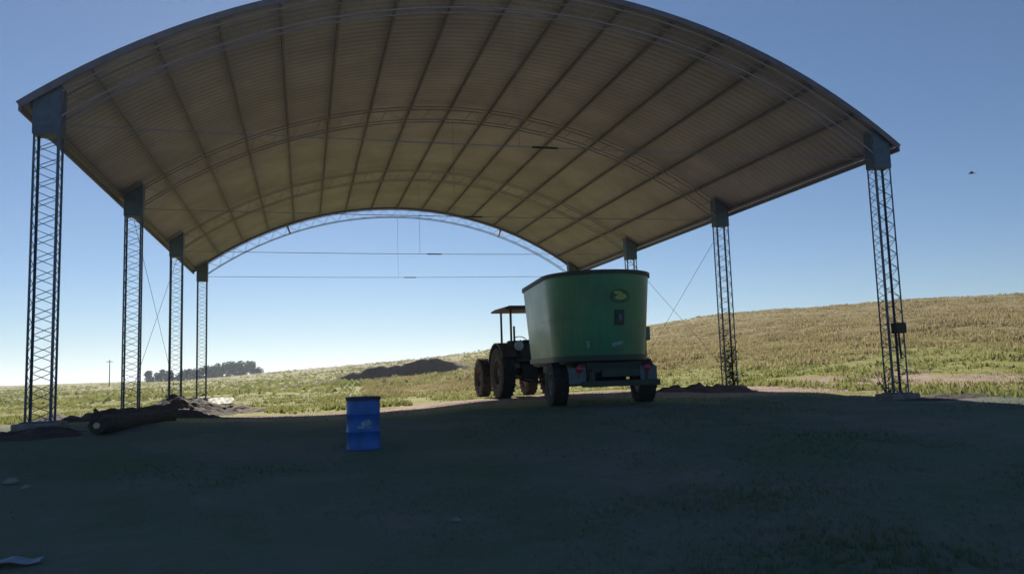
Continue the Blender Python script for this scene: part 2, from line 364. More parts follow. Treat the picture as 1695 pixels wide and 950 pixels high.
# purlins along the shed
NP = 17
for i in range(NP):
    a = -AM * .985 + 2 * AM * .985 * i / (NP - 1)
    bm = bmesh.new(); box(bm, AP(a, -.06, (Y0 + Y1) / 2), (.05, Y1 - Y0 - .02, .10), Matrix.Rotation(a, 3, 'Y'))
    obj('purlin', bm, M['purlin'], shed)
# edge trims on both gable edges and both eaves
for y in (Y0 - .012, Y1 + .012):
    bm = bmesh.new(); k = 60; prev = None
    for i in range(k + 1):
        a = -AM + 2 * AM * i / k; ring = [bm.verts.new(AP(a, o_, yy)) for o_, yy in ((.06, y - .01), (.06, y + .01), (-.08, y + .01), (-.08, y - .01))]
        if prev:
            for j in range(4): bm.faces.new((prev[j], prev[(j + 1) % 4], ring[(j + 1) % 4], ring[j]))
        else: bm.faces.new(ring)
        prev = ring
    bm.faces.new(prev); obj('edge_flashing', bm, M['purlin'], shed)
for s in (-1, 1):
    bm = bmesh.new(); p = AP(s * AM, -.03, (Y0 + Y1) / 2); box(bm, p + Vector((-s * .02, 0, -.05)), (.05, Y1 - Y0 + .06, .12))
    obj('eave_flashing', bm, M['purlin'], shed)
# lattice arch trusses
TD = .56
def bent_chord(bm, off, yc, wx, wz, a0, a1, k=48):
    prev = None
    for i in range(k + 1):
        a = a0 + (a1 - a0) * i / k
        ring = [bm.verts.new(AP(a, off + dz, yc + dy)) for dz, dy in ((wz/2, -wx/2), (wz/2, wx/2), (-wz/2, wx/2), (-wz/2, -wx/2))]
        if prev:
            for j in range(4): bm.faces.new((prev[j], prev[(j + 1) % 4], ring[(j + 1) % 4], ring[j]))
        else: bm.faces.new(ring)
        prev = ring
    bm.faces.new(prev)
for f in range(4):
    yc = D0 + f * L8; A1 = AM * .955
    tr = bpy.data.objects.new('arch_truss', None); COL.objects.link(tr); tr.parent = shed; 
    for off in (-.15, -TD):
        bm = bmesh.new()
        for dy in (-.14, .14): bent_chord(bm, off, yc + dy, .028, .028, -A1, A1)
        obj('chord', bm, M['truss'], tr)
    bm = bmesh.new(); K = 58
    for i in range(K):
        a = -A1 + 2 * A1 * i / K; b = -A1 + 2 * A1 * (i + 1) / K
        for dy in (-.14, .14):
            bar(bm, AP(a, -.15 if i % 2 else -TD, yc + dy), AP(b, -TD if i % 2 else -.15, yc + dy), .005, 4)
        if i % 3 == 0: bar(bm, AP(a, -TD, yc - .14), AP(a, -TD, yc + .14), .006, 4)
    obj('web', bm, M['truss'], tr)
    for s in ((-.53, .53) if f == 3 else ()):
        bm = bmesh.new(); box(bm, AP(AM * s, -(TD + .1) / 2, yc), (.07, .32, TD - .06), Matrix.Rotation(AM * s, 3, 'Y')); obj('splice_plate', bm, M['truss'], tr)
# columns
CW, CD = .46, .30
base_z = {(0, 0): -.66, (0, 1): -.77, (0, 2): -.70, (0, 3): -.77, (1, 0): -.84, (1, 1): -.73, (1, 2): -.78, (1, 3): -.80}
for (sx, k), bz in base_z.items():
    x = XL + sx * W; y = D0 + k * L8; zb = bz + CAMZ; g = gz(x, y)
    col = bpy.data.objects.new('column', None); COL.objects.link(col); col.parent = shed; col.location = (x, y, zb)
    H = ZC - zb
    bm = bmesh.new()
    for dx in (-1, 1):
        for dy in (-1, 1):
            cx, cy = dx * (CW / 2 - .02), dy * (CD / 2 - .02)
            # angle section legs
            box(bm, (cx + dx * .017, cy, H / 2), (.006, .045, H)); box(bm, (cx - dx * .0045, cy + dy * .0195, H / 2), (.037, .006, H))
    obj('corner_angle', bm, M['steel'], col)
    bm = bmesh.new(); st = .18; q = int(H / st); st = H / q
    for i in range(q):
        z0, z1 = i * st, (i + 1) * st; s = 1 if i % 2 else -1
        for dy in (-1, 1):
            yy = dy * (CD / 2 - .012)
            bar(bm, (-s * dy * (CW / 2 - .02), yy, z0), (s * dy * (CW / 2 - .02), yy, z1), .0075, 5)
        for dx in (-1, 1):
            xx = dx * (CW / 2 - .012); bar(bm, (xx, -s * (CD / 2 - .02), z0), (xx, s * (CD / 2 - .02), z1), .0075, 5)
    obj('lacing', bm, M['steel'], col)
    bm = bmesh.new(); box(bm, (0, 0, .012), (.56, .42, .024)); obj('base_plate', bm, M['steel'], col, bevel=.003)
    # capital: plated box up to the roof
    topz = AP(math.asin((x - XC) / RR), -.12).z - zb
    bm = bmesh.new(); hw = CW / 2 + .02
    sl_ = -sx * 2 + 1
    zi = AP(math.asin((x + sl_ * hw - XC) / RR), -.10).z - zb; zo = AP(math.asin((x - sl_ * hw - XC) / RR), -.10).z - zb
    pts = [(-sl_ * hw, H), (sl_ * hw, H), (sl_ * hw, zi), (-sl_ * hw, zo)]
    prism(bm, pts, -.165, .165); obj('capital', bm, M['steel'], col, bevel=.006)
    # footing
    dep = max(.45, zb - g + .3); bm = bmesh.new(); box(bm, (0, 0, -dep / 2), (.78, .66, dep)); obj('footing', bm, M['concrete'], col, bevel=.02)
# tie rods with hangers, for every frame
for f in range(4):
    yc = D0 + f * L8; zt = ZC + .24
    bm = bmesh.new(); k = 16; prev = None
    for i in range(k + 1):
        u = i / k; p = Vector((XL + .2 + (W - .4) * u, yc, zt - .05 * math.sin(math.pi * u)))
        if prev: bar(bm, prev, p, .011, 5)
        prev = p
    t_ = obj('tie_rod', bm, M['truss'], shed)
    bm = bmesh.new(); mid = Vector((XC, yc, zt - .05))
    bar(bm, mid + Vector((-.3 + .6, 0, 0)), mid + Vector((.3 + .6, 0, 0)), .026, 8); obj('turnbuckle', bm, M['dark'], t_)
    bm = bmesh.new(); bar(bm, mid, (XC, yc, AP(0, -TD).z), .006, 5); obj('hanger', bm, M['truss'], t_)
# cross bracing between second and third frames
for x in (XL, XL + W):
    for (za, zb2) in ((ZC - .1, 1.2), (1.2, ZC - .1)):
        bm = bmesh.new(); bar(bm, (x, D0 + L8, za), (x, D0 + 2 * L8, zb2), .007, 5); obj('brace_rod', bm, M['steel'], shed)

# ------------------------------------------------------------------ feed mixer wagon
def cam_to_world(px, depth, g=None):
    d = ray(px, 640) * depth; return (d.x, d.y, gz(d.x, d.y) if g is None else g)
def stadium(r, l, n=40):
    """outline, rear half circle at origin, front one at y=l ; starts at right side"""
    pts = []
    for i in range(n + 1):
        a = -math.pi * i / n; pts.append((r * math.cos(a), r * math.sin(a)))
    for i in range(n + 1):
        a = math.pi - math.pi * i / n; pts.append((r * math.cos(a), l + r * math.sin(a)))
    return pts
wp = cam_to_world(847.5 + 2.02 / 18.35 * 1312, 18.35, .68)
RZW = -(R(14.76) - R(9.5))
wg = empty('mixer_wagon', wp, RZW, 'dark green feed mixer wagon with tall oval tub parked under the shed', 'farm wagon')
LEN = 2.48
def loft(bm, levels, close_bottom=False, n=40):
    rings = []
    for r, l, z in levels:
        rings.append([bm.verts.new((px, py + (LEN - l) / 2, z)) for px, py in stadium(r, l, n)])
    k = len(rings[0])
    for a, b in zip(rings, rings[1:]):
        for i in range(k): bm.faces.new((a[i], a[(i + 1) % k], b[(i + 1) % k], b[i]))
    if close_bottom: bm.faces.new(rings[-1]); bm.faces.new(rings[0])
bm = bmesh.new()
RT_, RB_ = 1.24, 1.08
def tr_(z): return RB_ + (RT_ - RB_) * (z - 1.0) / 1.95
loft(bm, [(RB_ - .03, LEN, 1.02), (RT_ - .035, LEN, 2.93), (RT_ + .0, LEN, 2.93), (tr_(2.2), LEN, 2.2), (tr_(1.9), LEN, 1.9), (RB_, LEN, 1.0)], True)
tub = obj('tub', bm, M['green'], wg, smooth=28)
bm = bmesh.new(); loft(bm, [(RT_ + .035, LEN, 2.90), (RT_ + .035, LEN, 2.985), (RT_ - .05, LEN, 2.985), (RT_ - .05, LEN, 2.94)]); obj('rim', bm, M['dark'], wg, smooth=30)
bm = bmesh.new(); loft(bm, [(tr_(1.06) + .03, LEN, 1.0), (tr_(1.14) + .03, LEN, 1.12), (tr_(1.14) - .01, LEN, 1.12)]); obj('lower_band', bm, M['green_dk'], wg, smooth=30)
bm = bmesh.new(); loft(bm, [(tr_(1.95) - .01, LEN, 1.94), (tr_(1.95) + .006, LEN, 1.945), (tr_(1.95) + .006, LEN, 1.957), (tr_(1.95) - .01, LEN, 1.962)]); obj('weld_seam', bm, M['green'], wg, smooth=30)
# auger in the tub
for yy in (.4, LEN - .4):
    bm = bmesh.new(); bar(bm, (0, yy, 1.03), (0, yy, 2.5), .12, 12, .07); obj('auger', bm, M['dark'], wg)
# plates proud of the rear curve
def surf_patch(name, ang, z, w_, h_, material, parent, t=.02, slant=0, oval=False):
    bm = bmesh.new(); nseg = 18; a0 = ang
    pts = []
    if oval:
        for i in range(28):
            q = 2 * math.pi * i / 28; pts.append((w_ / 2 * math.cos(q), h_ / 2 * math.sin(q)))
    else: pts = [(-w_ / 2, -h_ / 2), (0, -h_ / 2), (w_ / 2, -h_ / 2), (w_ / 2, h_ / 2), (0, h_ / 2), (-w_ / 2, h_ / 2)]
    def S(u, v, o):
        u, v = u * math.cos(slant) - v * math.sin(slant), u * math.sin(slant) + v * math.cos(slant)
        zz = z + v; r = tr_(zz) + o; a = a0 + u / r; return Vector((r * math.sin(a), -r * math.cos(a), zz))
    A_ = [bm.verts.new(S(u, v, .002)) for u, v in pts]; B_ = [bm.verts.new(S(u, v, t)) for u, v in pts]; k = len(pts)
    for i in range(k): bm.faces.new((A_[i], A_[(i + 1) % k], B_[(i + 1) % k], B_[i]))
    bm.faces.new(A_); bm.faces.new(B_); return obj(name, bm, material, parent)
bd = surf_patch('emblem', .20, 2.40, .50, .30, M['badge'], wg, .008, 0, True)
surf_patch('emblem_leaf', .22, 2.385, .30, .13, M['badge_y'], bd, .014, .12, True)
surf_patch('emblem_leaf', .15, 2.475, .22, .07, M['badge_y'], bd, .014, -.1, True)
surf_patch('hatch', .18, 1.93, .22, .34, M['green_dk'], wg, .03)
surf_patch('hatch_latch', .18, 1.93, .09, .14, M['grey_guard'], wg, .05)
surf_patch('data_plate', .14, 1.36, .27, .075, M['plate'], wg, .012, .22)
surf_patch('data_plate', .14, 1.24, .24, .04, M['grey_guard'], wg, .012, .05)
surf_patch('reflector', -.45, 1.36, .07, .17, M['plate'], wg, .02)
# right side pipe/valve block seen proud of the silhouette
bm = bmesh.new(); bar(bm, (1.17, .1, 1.1), (1.2, .1, 1.95), .05, 10); bar(bm, (1.17, .1, 1.95), (1.08, .1, 2.05), .05, 10); box(bm, (1.22, .12, 1.62), (.16, .22, .32)); obj('hydraulic_valve', bm, M['green'], wg, bevel=.015)
# chassis
bm = bmesh.new()
for s in (-1, 1): box(bm, (s * .55, LEN / 2, .86), (.14, LEN + 1.8, .2))
for yy in (-.75, .5, 1.6, LEN + .6): box(bm, (0, yy, .85), (1.2, .12, .14))
box(bm, (0, LEN / 2, .97), (1.9, LEN + 1.2, .06)); obj('chassis', bm, M['dark'], wg, bevel=.01)
bm = bmesh.new(); box(bm, (.1, -.95, .80), (1.25, .10, .34)); obj('rear_skirt', bm, M['skirt'], wg, bevel=.02)
bm = bmesh.new(); box(bm, (.12, .9, .72), (1.5, .5, .42)); obj('gearbox_housing', bm, M['skirt'], wg, bevel=.02)
bm = bmesh.new(); box(bm, (0, .25, .5), (1.75, .13, .13)); obj('axle', bm, M['dark'], wg, bevel=.01)
bm = bmesh.new(); box(bm, (.16, -1.22, .50), (1.75, .10, .13)); box(bm, (-.45, -1.05, .62), (.08, .3, .3)); box(bm, (.75, -1.05, .62), (.08, .3, .3)); box(bm, (.1, -1.0, .78), (1.1, .25, .1)); obj('rear_bumper', bm, M['green_dk'], wg, bevel=.012)
bm = bmesh.new(); box(bm, (.22, -1.15, .72), (.95, .08, .16)); obj('discharge_door', bm, M['green_dk'], wg, bevel=.012)
for s in (-1, 1):
    bm = bmesh.new(); box(bm, (s * .80, -1.18, .68), (.38, .025, .36)); gd = obj('mudguard', bm, M['grey_guard'], wg, bevel=.008)
    bm = bmesh.new(); lathe(bm, [(.075, -1.20), (.08, -1.225), (.05, -1.245), (.01, -1.25)], 20, 'Y', (s * .76, 0, .83)); obj('tail_lamp', bm, M['red'], gd, smooth=40)
def wheel(parent, c, r, wd, rimr, rubber, rimm, lugs=26, lug=.035, hubside=1):
    bm = bmesh.new(); x0 = c[0]; h = wd / 2
    lathe(bm, [(rimr, -h * .85), (rimr * 1.12, -h * 1.0), (r * .86, -h * 1.02), (r * .96, -h * .9), (r * .985, -h * .5), (r * .985, h * .5), (r * .96, h * .9), (r * .86, h * 1.02), (rimr * 1.12, h), (rimr, h * .85)], 48, 'X', c, close=True)
    for i in range(lugs):
        for sd_ in (-1, 1):
            a = 2 * math.pi * (i + (.5 if sd_ > 0 else 0)) / lugs
            rot = Matrix.Rotation(a, 3, 'X') @ Matrix.Rotation(sd_ * .55, 3, 'Z')
            p = Vector(c) + Matrix.Rotation(a, 3, 'X') @ Vector((sd_ * h * .5, 0, r * .985))
            box(bm, p, (h * 1.05, lug * 1.1, lug * 1.2), rot)
    wh = bpy.data.objects.new('wheel', None); COL.objects.link(wh); wh.parent = parent
    obj('tyre', bm, rubber, wh, smooth=35)
    bm = bmesh.new(); s = hubside
    lathe(bm, [(rimr * 1.0, -s * h * .8), (rimr * 1.02, s * h * .88), (rimr * .92, s * h * .88), (rimr * .8, s * h * .35), (rimr * .35, s * h * .25), (rimr * .3, s * h * .6), (.02, s * h * .62)], 32, 'X', c)
    for i in range(8):
        a = 2 * math.pi * i / 8; p = Vector(c) + Vector((s * h * .34, math.cos(a) * rimr * .5, math.sin(a) * rimr * .5)); bar(bm, p, p + Vector((s * .04, 0, 0)), .018, 6)
    obj('rim', bm, rimm, wh, smooth=35)
    return wh
for s in (-1, 1): wheel(wg, (.10 + s * 1.04, .25, .52), .52, .36, .26, M['rubber'], M['rim'], 24, .02, s)
# drawbar, jack and parking stand
bm = bmesh.new(); bar(bm, (-.45, LEN + .9, .8), (-.12, LEN + 2.45, .55), .07, 8); bar(bm, (.45, LEN + .9, .8), (-.0, LEN + 2.45, .55), .07, 8); bar(bm, (-.06, LEN + 2.4, .55), (-.06, LEN + 2.8, .53), .06, 8); obj('drawbar', bm, M['dark'], wg)
bm = bmesh.new(); bar(bm, (-.3, LEN + 1.7, .08), (-.3, LEN + 1.7, .95), .035, 8); box(bm, (-.3, LEN + 1.7, .05), (.2, .2, .04)); obj('jack_stand', bm, M['dark'], wg)
bm = bmesh.new(); bar(bm, (-.06, LEN + 1.0, .95), (-.06, LEN + 2.7, .75), .05, 10); obj('drive_shaft', bm, M['dark'], wg)
# ------------------------------------------------------------------ tractor
tp = cam_to_world(874, 24.5)
tp = (tp[0], tp[1], tp[2])
tc_ = empty('tractor', tp, R(2.5), 'old dark tractor with small canopy roof hitched ahead of the green wagon', 'tractor')
for s in (-1, 1): wheel(tc_, (s * .80, 0, .78), .78, .42, .42, M['rubber'], M['rim_rust'], 22, .05, s)
for s in (-1, 1): wheel(tc_, (s * .80, 2.35, .62), .62, .34, .33, M['rubber'], M['rim_rust'], 20, .04, s)
bm = bmesh.new(); box(bm, (0, .2, .80), (.5, .9, .5)); box(bm, (0, 1.2, .82), (.38, 1.5, .42)); bar(bm, (-.72, 0, .78), (.72, 0, .78), .12, 12); bar(bm, (-.7, 2.35, .62), (.7, 2.35, .62), .07, 10); box(bm, (0, 2.5, .75), (.42, .8, .3)); obj('chassis', bm, M['dark'], tc_, bevel=.03)
bm = bmesh.new(); prism(bm, [(.95, 1.0), (2.95, .95), (3.0, 1.1), (2.96, 1.5), (2.6, 1.6), (.95, 1.68)], -.30, .30, 'X'); obj('hood', bm, M['tractor'], tc_, bevel=.05)
bm = bmesh.new(); prism(bm, [(.90, 1.0), (1.02, 1.0), (1.02, 1.75), (.82, 1.78)], -.34, .34, 'X'); obj('dashboard', bm, M['dark'], tc_, bevel=.02)
bm = bmesh.new(); bar(bm, (.2, 1.9, 1.55), (.2, 1.9, 2.3), .035, 10); obj('exhaust_pipe', bm, M['dark'], tc_)
for s in (-1, 1):
    bm = bmesh.new(); pts = []
    for i in range(13):
        a = R(20 + 130 * i / 12); pts.append((.90 * math.cos(a), .78 + .90 * math.sin(a)))
    inner = [(u * .955, .78 + (v - .78) * .955) for u, v in pts[::-1]]
    prism(bm, pts + inner, s * .58, s * 1.02, 'X'); prism(bm, [(.9 * math.cos(R(20)), .78 + .9 * math.sin(R(20)))] + pts[1:-1] + [(.9 * math.cos(R(150)), .78 + .9 * math.sin(R(150)))], s * .56, s * .582, 'X')
    fd = obj('fender', bm, M['tractor'], tc_)
    bm = bmesh.new(); lathe(bm, [(.05, -.80), (.14, -.86), (.145, -.90), (.12, -.915), (.01, -.92)], 20, 'Y', (s * .42, .35, 1.56)); obj('work_lamp', bm, M['lamp'], tc_, smooth=40)
bm = bmesh.new(); box(bm, (0, -.02, 1.28), (.46, .44, .12)); sp_ = obj('seat', bm, M['black'], tc_, bevel=.04)
bm = bmesh.new(); box(bm, (0, -.26, 1.52), (.44, .10, .46)); obj('backrest', bm, M['black'], sp_, bevel=.04)
bm = bmesh.new(); bar(bm, (0, .85, 1.6), (0, .62, 1.78), .02, 8)
Tm = Matrix.Translation((0, .6, 1.79)) @ Matrix.Rotation(R(35), 4, 'X')
kk = 24
for i in range(kk):
    a, b = 2 * math.pi * i / kk, 2 * math.pi * (i + 1) / kk
    bar(bm, Tm @ Vector((.19 * math.cos(a), .19 * math.sin(a), 0)), Tm @ Vector((.19 * math.cos(b), .19 * math.sin(b), 0)), .014, 6)
obj('steering_wheel', bm, M['black'], tc_)
rb = bmesh.new(); box(rb, (0, -.1, 1.12), (1.1, .9, .1)); obj('platform', rb, M['dark'], tc_, bevel=.02)
for x_, y_ in ((-.62, -.42), (.62, -.42), (-.55, .85), (.55, .85)):
    bm = bmesh.new(); box(bm, (x_, y_, 1.88), (.055, .055, 1.6)); obj('canopy_post', bm, M['dark'], tc_)
bm = bmesh.new(); prism(bm, [(-.82, 2.66), (.82, 2.66), (.84, 2.70), (.70, 2.78), (-.70, 2.78), (-.84, 2.70)], -.62, 1.05); obj('canopy', bm, M['canopy'], tc_, bevel=.015)
bm = bmesh.new()
for s in (-.35, .35): bar(bm, (s, -.35, .55), (s * .9, -1.0, .48), .035, 8); bar(bm, (s, -.3, 1.1), (s * .9, -.9, .5), .02, 6)
bar(bm, (0, -.35, .55), (0, -.85, .50), .05, 8); bar(bm, (-.34, -.95, .48), (.34, -.95, .48), .03, 8); obj('hitch', bm, M['dark'], tc_)
bm = bmesh.new(); box(bm, (0, -.40, 1.35), (.75, .12, .55)); obj('rear_panel', bm, M['dark'], tc_, bevel=.03)

# ------------------------------------------------------------------ blue drum
d = ray(602, 742) * 13.3; dz = gz(d.x, d.y) - .01
dr = empty('blue_drum', (d.x, d.y, dz), 0, 'open blue oil drum with a pale worn label standing on the shaded ground', 'drum')
Hd = (742 - 657) / 1312 * 13.35 + .0; rd_ = .278
bm = bmesh.new(); pf = [(rd_ - .01, .0), (rd_ + .006, .008), (rd_ + .006, .022), (rd_, .03)]
for z0 in (.30, .585):
    pf += [(rd_, z0 - .02), (rd_ + .013, z0), (rd_, z0 + .02)]
pf += [(rd_, Hd - .09), (rd_ - .006, Hd - .015), (rd_ - .006, Hd), (rd_ - .018, Hd), (rd_ - .018, .03), (.01, .03)]
lathe(bm, pf, 48); obj('drum_shell', bm, M['blue'], dr, smooth=50)
bm = bmesh.new(); lathe(bm, [(rd_ - .007, Hd - .055), (rd_ + .012, Hd - .055), (rd_ + .014, Hd + .005), (rd_ - .005, Hd + .008)], 48, close=True); obj('top_ring', bm, M['blue_dk'], dr, smooth=50)
bm = bmesh.new(); ang0 = math.atan2(-d.y, -d.x)
def cpatch(bm, a0, a1, z0, z1, r, k=8):
    A_ = []
    for i in range(k + 1):
        a = ang0 + a0 + (a1 - a0) * i / k
        A_.append([bm.verts.new((rr_ * math.cos(a), rr_ * math.sin(a), z)) for rr_, z in ((r, z0), (r, z1), (r - .004, z1), (r - .004, z0))])
    for p_, q_ in zip(A_, A_[1:]):
        for j in range(4): bm.faces.new((p_[j], p_[(j + 1) % 4], q_[(j + 1) % 4], q_[j]))
    bm.faces.new(A_[0]); bm.faces.new(A_[-1])
cpatch(bm, -.35, .55, .36, .40, rd_ + .0055); cpatch(bm, -.12, .52, .40, .47, rd_ + .0052); cpatch(bm, .02, .38, .47, .50, rd_ + .0054)
obj('label', bm, M['paper'], dr)

# ------------------------------------------------------------------ heaps of soil, log, board, litter
def heap(name, px_list, label, cat, material, sizes, g=None, group=None):
    """one heap out of several overlapping lumps, positions in world x,y"""
    P_ = np.array(px_list); S_ = np.array(sizes); cx, cy = P_.mean(0); r_ = max(S_[:, :2].max() * 1.3, .8)
    res = max(.07, S_[:, 0].max() / 22)
    gx = np.arange(P_[:, 0].min() - r_ * 1.4, P_[:, 0].max() + r_ * 1.4, res); gy = np.arange(P_[:, 1].min() - r_ * 1.4, P_[:, 1].max() + r_ * 1.4, res)
    X_, Y_ = np.meshgrid(gx, gy); H_ = np.zeros_like(X_)
    for (x, y), (a_, b_, h_) in zip(px_list, sizes):
        H_ = np.maximum(H_, 1.25 * h_ * np.exp(-(((X_ - x) / a_) ** 2 + ((Y_ - y) / b_) ** 2) * 1.6)) + .12 * h_ * np.exp(-(((X_ - x) / a_) ** 2 + ((Y_ - y) / b_) ** 2) * 1.2)
    q_ = r_
    H_ = H_ * (1 + .55 * vnoise(X_, Y_, .55 * q_) + .4 * vnoise(X_ + 3, Y_, .22 * q_)) + (H_ > .04) * (.10 * vnoise(X_, Y_ + 5, .17) + .05 * vnoise(X_ + 1, Y_, .08)) * min(1, H_.max() * 2.5)
    Z_ = terrain(X_, Y_) - .07 + H_
    g0 = gz(cx, cy); V_ = np.stack([X_.ravel() - cx, Y_.ravel() - cy, Z_.ravel() - g0], 1); nx_, ny_ = len(gx), len(gy)
    I_ = (np.arange(ny_ - 1)[:, None] * nx_ + np.arange(nx_ - 1)[None, :]); keep = (H_[:-1, :-1] > .03) | (H_[1:, 1:] > .03) | (H_[:-1, 1:] > .03) | (H_[1:, :-1] > .03); I_ = I_[keep]
    me = np_mesh(name, V_, np.stack([I_, I_ + 1, I_ + 1 + nx_, I_ + nx_], 1)); me.polygons.foreach_set('use_smooth', [True] * len(me.polygons))
    b_ = bmesh.new(); b_.from_mesh(me); bmesh.ops.delete(b_, geom=[v for v in b_.verts if not v.link_faces], context='VERTS')
    # a skirt gives the heap its body down into the ground
    ed = [e for e in b_.edges if e.is_boundary]; ex = bmesh.ops.extrude_edge_only(b_, edges=ed)
    for v in [e for e in ex['geom'] if isinstance(e, bmesh.types.BMVert)]: v.co.z -= .25
    b_.to_mesh(me); b_.free()
    o = mesh_obj(name, me, material); o.location = (cx, cy, g0)
    return tag(o, label, cat, group)
heap('soil_heap', [(-5.3, 20.2), (-4.7, 21.6), (-4.4, 23.3), (-4.0, 24.6), (-3.4, 25.6)], 'long low bank of dark soil between the first and second left columns', 'soil heap', M['soil'],
     [(1.0, 1.2, .14), (1.0, 1.3, .20), (1.1, 1.4, .26), (1.3, 1.2, .30), (1.0, 1.2, .2)])
heap('soil_heap', [(-4.6, 31.5), (-4.0, 33.4), (-4.9, 33.0)], 'dark soil heap round the foot of the third left column', 'soil heap', M['soil'],
     [(1.5, 1.5, .45), (1.4, 1.4, .42), (1.2, 1.6, .5)])
heap('soil_heap', [(-4.9, 40.6), (-3.9, 40.9)], 'dark soil heap round the foot of the farthest left column', 'soil heap', M['soil'],
     [(1.2, 1.2, .42), (1.1, 1.0, .26)])
heap('soil_heap', [(-5.6, 15.6), (-7.0, 15.2), (-8.6, 15.1), (-4.5, 15.9)], 'low ridge of dark soil at the foot of the nearest left column', 'soil heap', M['soil'],
     [(1.1, .9, .16), (1.3, 1.0, .17), (1.4, 1.0, .15), (.8, .8, .16)])
heap('soil_heap', [(15.3, 16.6), (14.2, 16.0), (16.4, 16.8)], 'low dark soil bank at the foot of the nearest right column', 'soil heap', M['soil'],
     [(1.2, 1.0, .11), (1.0, .9, .08), (1.1, 1.0, .08)])
heap('soil_heap', [(13.9, 24.4), (12.9, 24.2), (12.0, 24.6)], 'broken dark soil heap at the foot of the second right column', 'soil heap', M['soilred'],
     [(1.0, .8, .22), (.8, .7, .22), (.7, .7, .18)])
# far dark spoil bank with brush
sps = []; ssz = []
for px, h in ((475, .9), (520, 1.1), (560, 1.3), (590, 1.9), (612, 2.5), (632, 2.9), (652, 3.0), (672, 3.1), (692, 3.2), (712, 3.1), (732, 2.4)):
    dd_ = ray(px, 600); q = 88 / math.hypot(dd_.x, dd_.y); sps.append((dd_.x * q, dd_.y * q)); ssz.append((3.4, 1.9, h * .31))
heap('spoil_bank', sps, 'long low dark bank of dug earth on the far pasture left of the tractor', 'earth bank', M['soilred'], ssz)
# clods beside the second right column
clods = [(1100, .13), (1118, .16), (1140, .12), (1152, .2), (1172, .13), (1185, .12), (1230, .12)]
for i, (px, r_) in enumerate(clods):
    dd_ = ray(px, 640); q = (24.6 + (i % 3) * .6) / dd_.y; x, y = dd_.x * q, dd_.y * q
    bm = bmesh.new(); blob(bm, (0, 0, 0), (r_ * 1.5, r_ * 1.2, r_), i + 3, 3, .5, 2.2)
    o = obj('soil_clod', bm, M['soilred'], None, smooth=50); o.location = (x, y, gz(x, y) + r_ * .2)
    tag(o, ['reddish earth clod nearest the wagon, first of the row beside it', 'second reddish clod along the row from the wagon', 'flat small reddish clod just before the biggest one',
         'biggest reddish clod, in the middle of the row beside the wagon', 'reddish clod just right of the biggest one', 'reddish clod touching the foot of the second right column heap', 'lone reddish clod right of the second right column'][i], 'clod', 'earth clods beside the wagon')
# log with pale sawn end
dl = ray(160, 704); q = 15.6 / dl.y; lx, ly = dl.x * q, dl.y * q; lz = dl.z * q + CAMZ
lg = empty('felled_log', (lx, ly, lz), 0, 'dark felled log with a pale sawn end beside the nearest left column', 'log')
bm = bmesh.new(); prev = None
dirv = Vector((.55, 4.2, -.02)).normalized()
for i in range(15):
    t_ = i / 14; c = dirv * (4.2 * t_) + Vector((.03 * math.sin(t_ * 9), 0, -.05 * t_)); rr_ = .145 + .012 * math.sin(t_ * 14)
    s1 = dirv.cross(Vector((0, 0, 1))).normalized(); s2 = s1.cross(dirv)
    ring = [bm.verts.new(c + (s1 * math.cos(2 * math.pi * j / 18) + s2 * math.sin(2 * math.pi * j / 18)) * rr_ * (1 + .07 * math.sin(j * 2.3 + i))) for j in range(18)]
    if prev:
        for j in range(18): bm.faces.new((prev[j], prev[(j + 1) % 18], ring[(j + 1) % 18], ring[j]))
    else: bm.faces.new(ring)
    prev = ring
bm.faces.new(prev); obj('bark', bm, M['bark'], lg, smooth=60)
bm = bmesh.new(); bar(bm, dirv * -.012, dirv * .02, .055, 18); obj('sawn_end', bm, M['cutwood'], lg)
bm = bmesh.new(); bar(bm, dirv * .5, dirv * .5 + Vector((-.2, -.1, .28)), .045, 8, .03); obj('branch_stub', bm, M['bark'], lg)
def ground_pt(px, py):
    dd_ = ray(px, py); q = 8.0
    for _ in range(60):
        z = gz(dd_.x * q, dd_.y * q) - CAMZ; q += (z / dd_.z - q) * .5
    return dd_.x * q, dd_.y * q
dd_ = ray(365, 662); q = 34.6 / dd_.y; x, y = dd_.x * q, 34.6; zs = dd_.z * q + CAMZ
bm = bmesh.new(); bmesh.ops.create_grid(bm, x_segments=24, y_segments=8, size=1)
for v in bm.verts:
    u, q_ = v.co.x, v.co.y; v.co = Vector((u * .52 + .02 * math.sin(q_ * 5), .07 * q_ + .04 * math.sin(u * 6) + .02 * math.sin(u * 15 + q_ * 3), q_ * .13 * (1 - .25 * u * u) + .015 * math.sin(u * 9)))
o = obj('plastic_sheet', bm, M['sack'], None, smooth=70); o.location = (x, y, zs - .02); o.rotation_euler = (0, 0, R(-10))
tag(o, 'bright white plastic sheet caught on the reddish soil heap at the far left', 'plastic sheet')
heap('soil_heap', [(-3.3, 35.2), (-2.6, 34.2), (-1.9, 33.2)], 'pale pinkish soil heap under the bright white plastic sheet', 'soil heap', M['soilred'], [(1.1, .9, .22), (1.2, 1.0, .2), (1.2, .9, .13)])
x, y = ground_pt(4, 937)
bm = bmesh.new(); g_ = bmesh.ops.create_grid(bm, x_segments=16, y_segments=8, size=1)
for v in bm.verts: v.co = Vector((v.co.x * .30, v.co.y * .10 * (1 - .5 * v.co.x), .03 + .012 * math.sin(v.co.x * 7) + .01 * math.cos(v.co.y * 6 + v.co.x * 3)))
r_ = bmesh.ops.extrude_face_region(bm, geom=bm.faces[:])
for v in [e for e in r_['geom'] if isinstance(e, bmesh.types.BMVert)]: v.co.z -= .006
o = obj('plastic_sheet', bm, M['sheetpl'], None, smooth=60); o.location = (x, y, gz(x, y) + .01); o.rotation_euler = (0, 0, R(-3))
tag(o, 'pale bluish plastic sheet lying on the ground nearest the camera', 'plastic sheet')
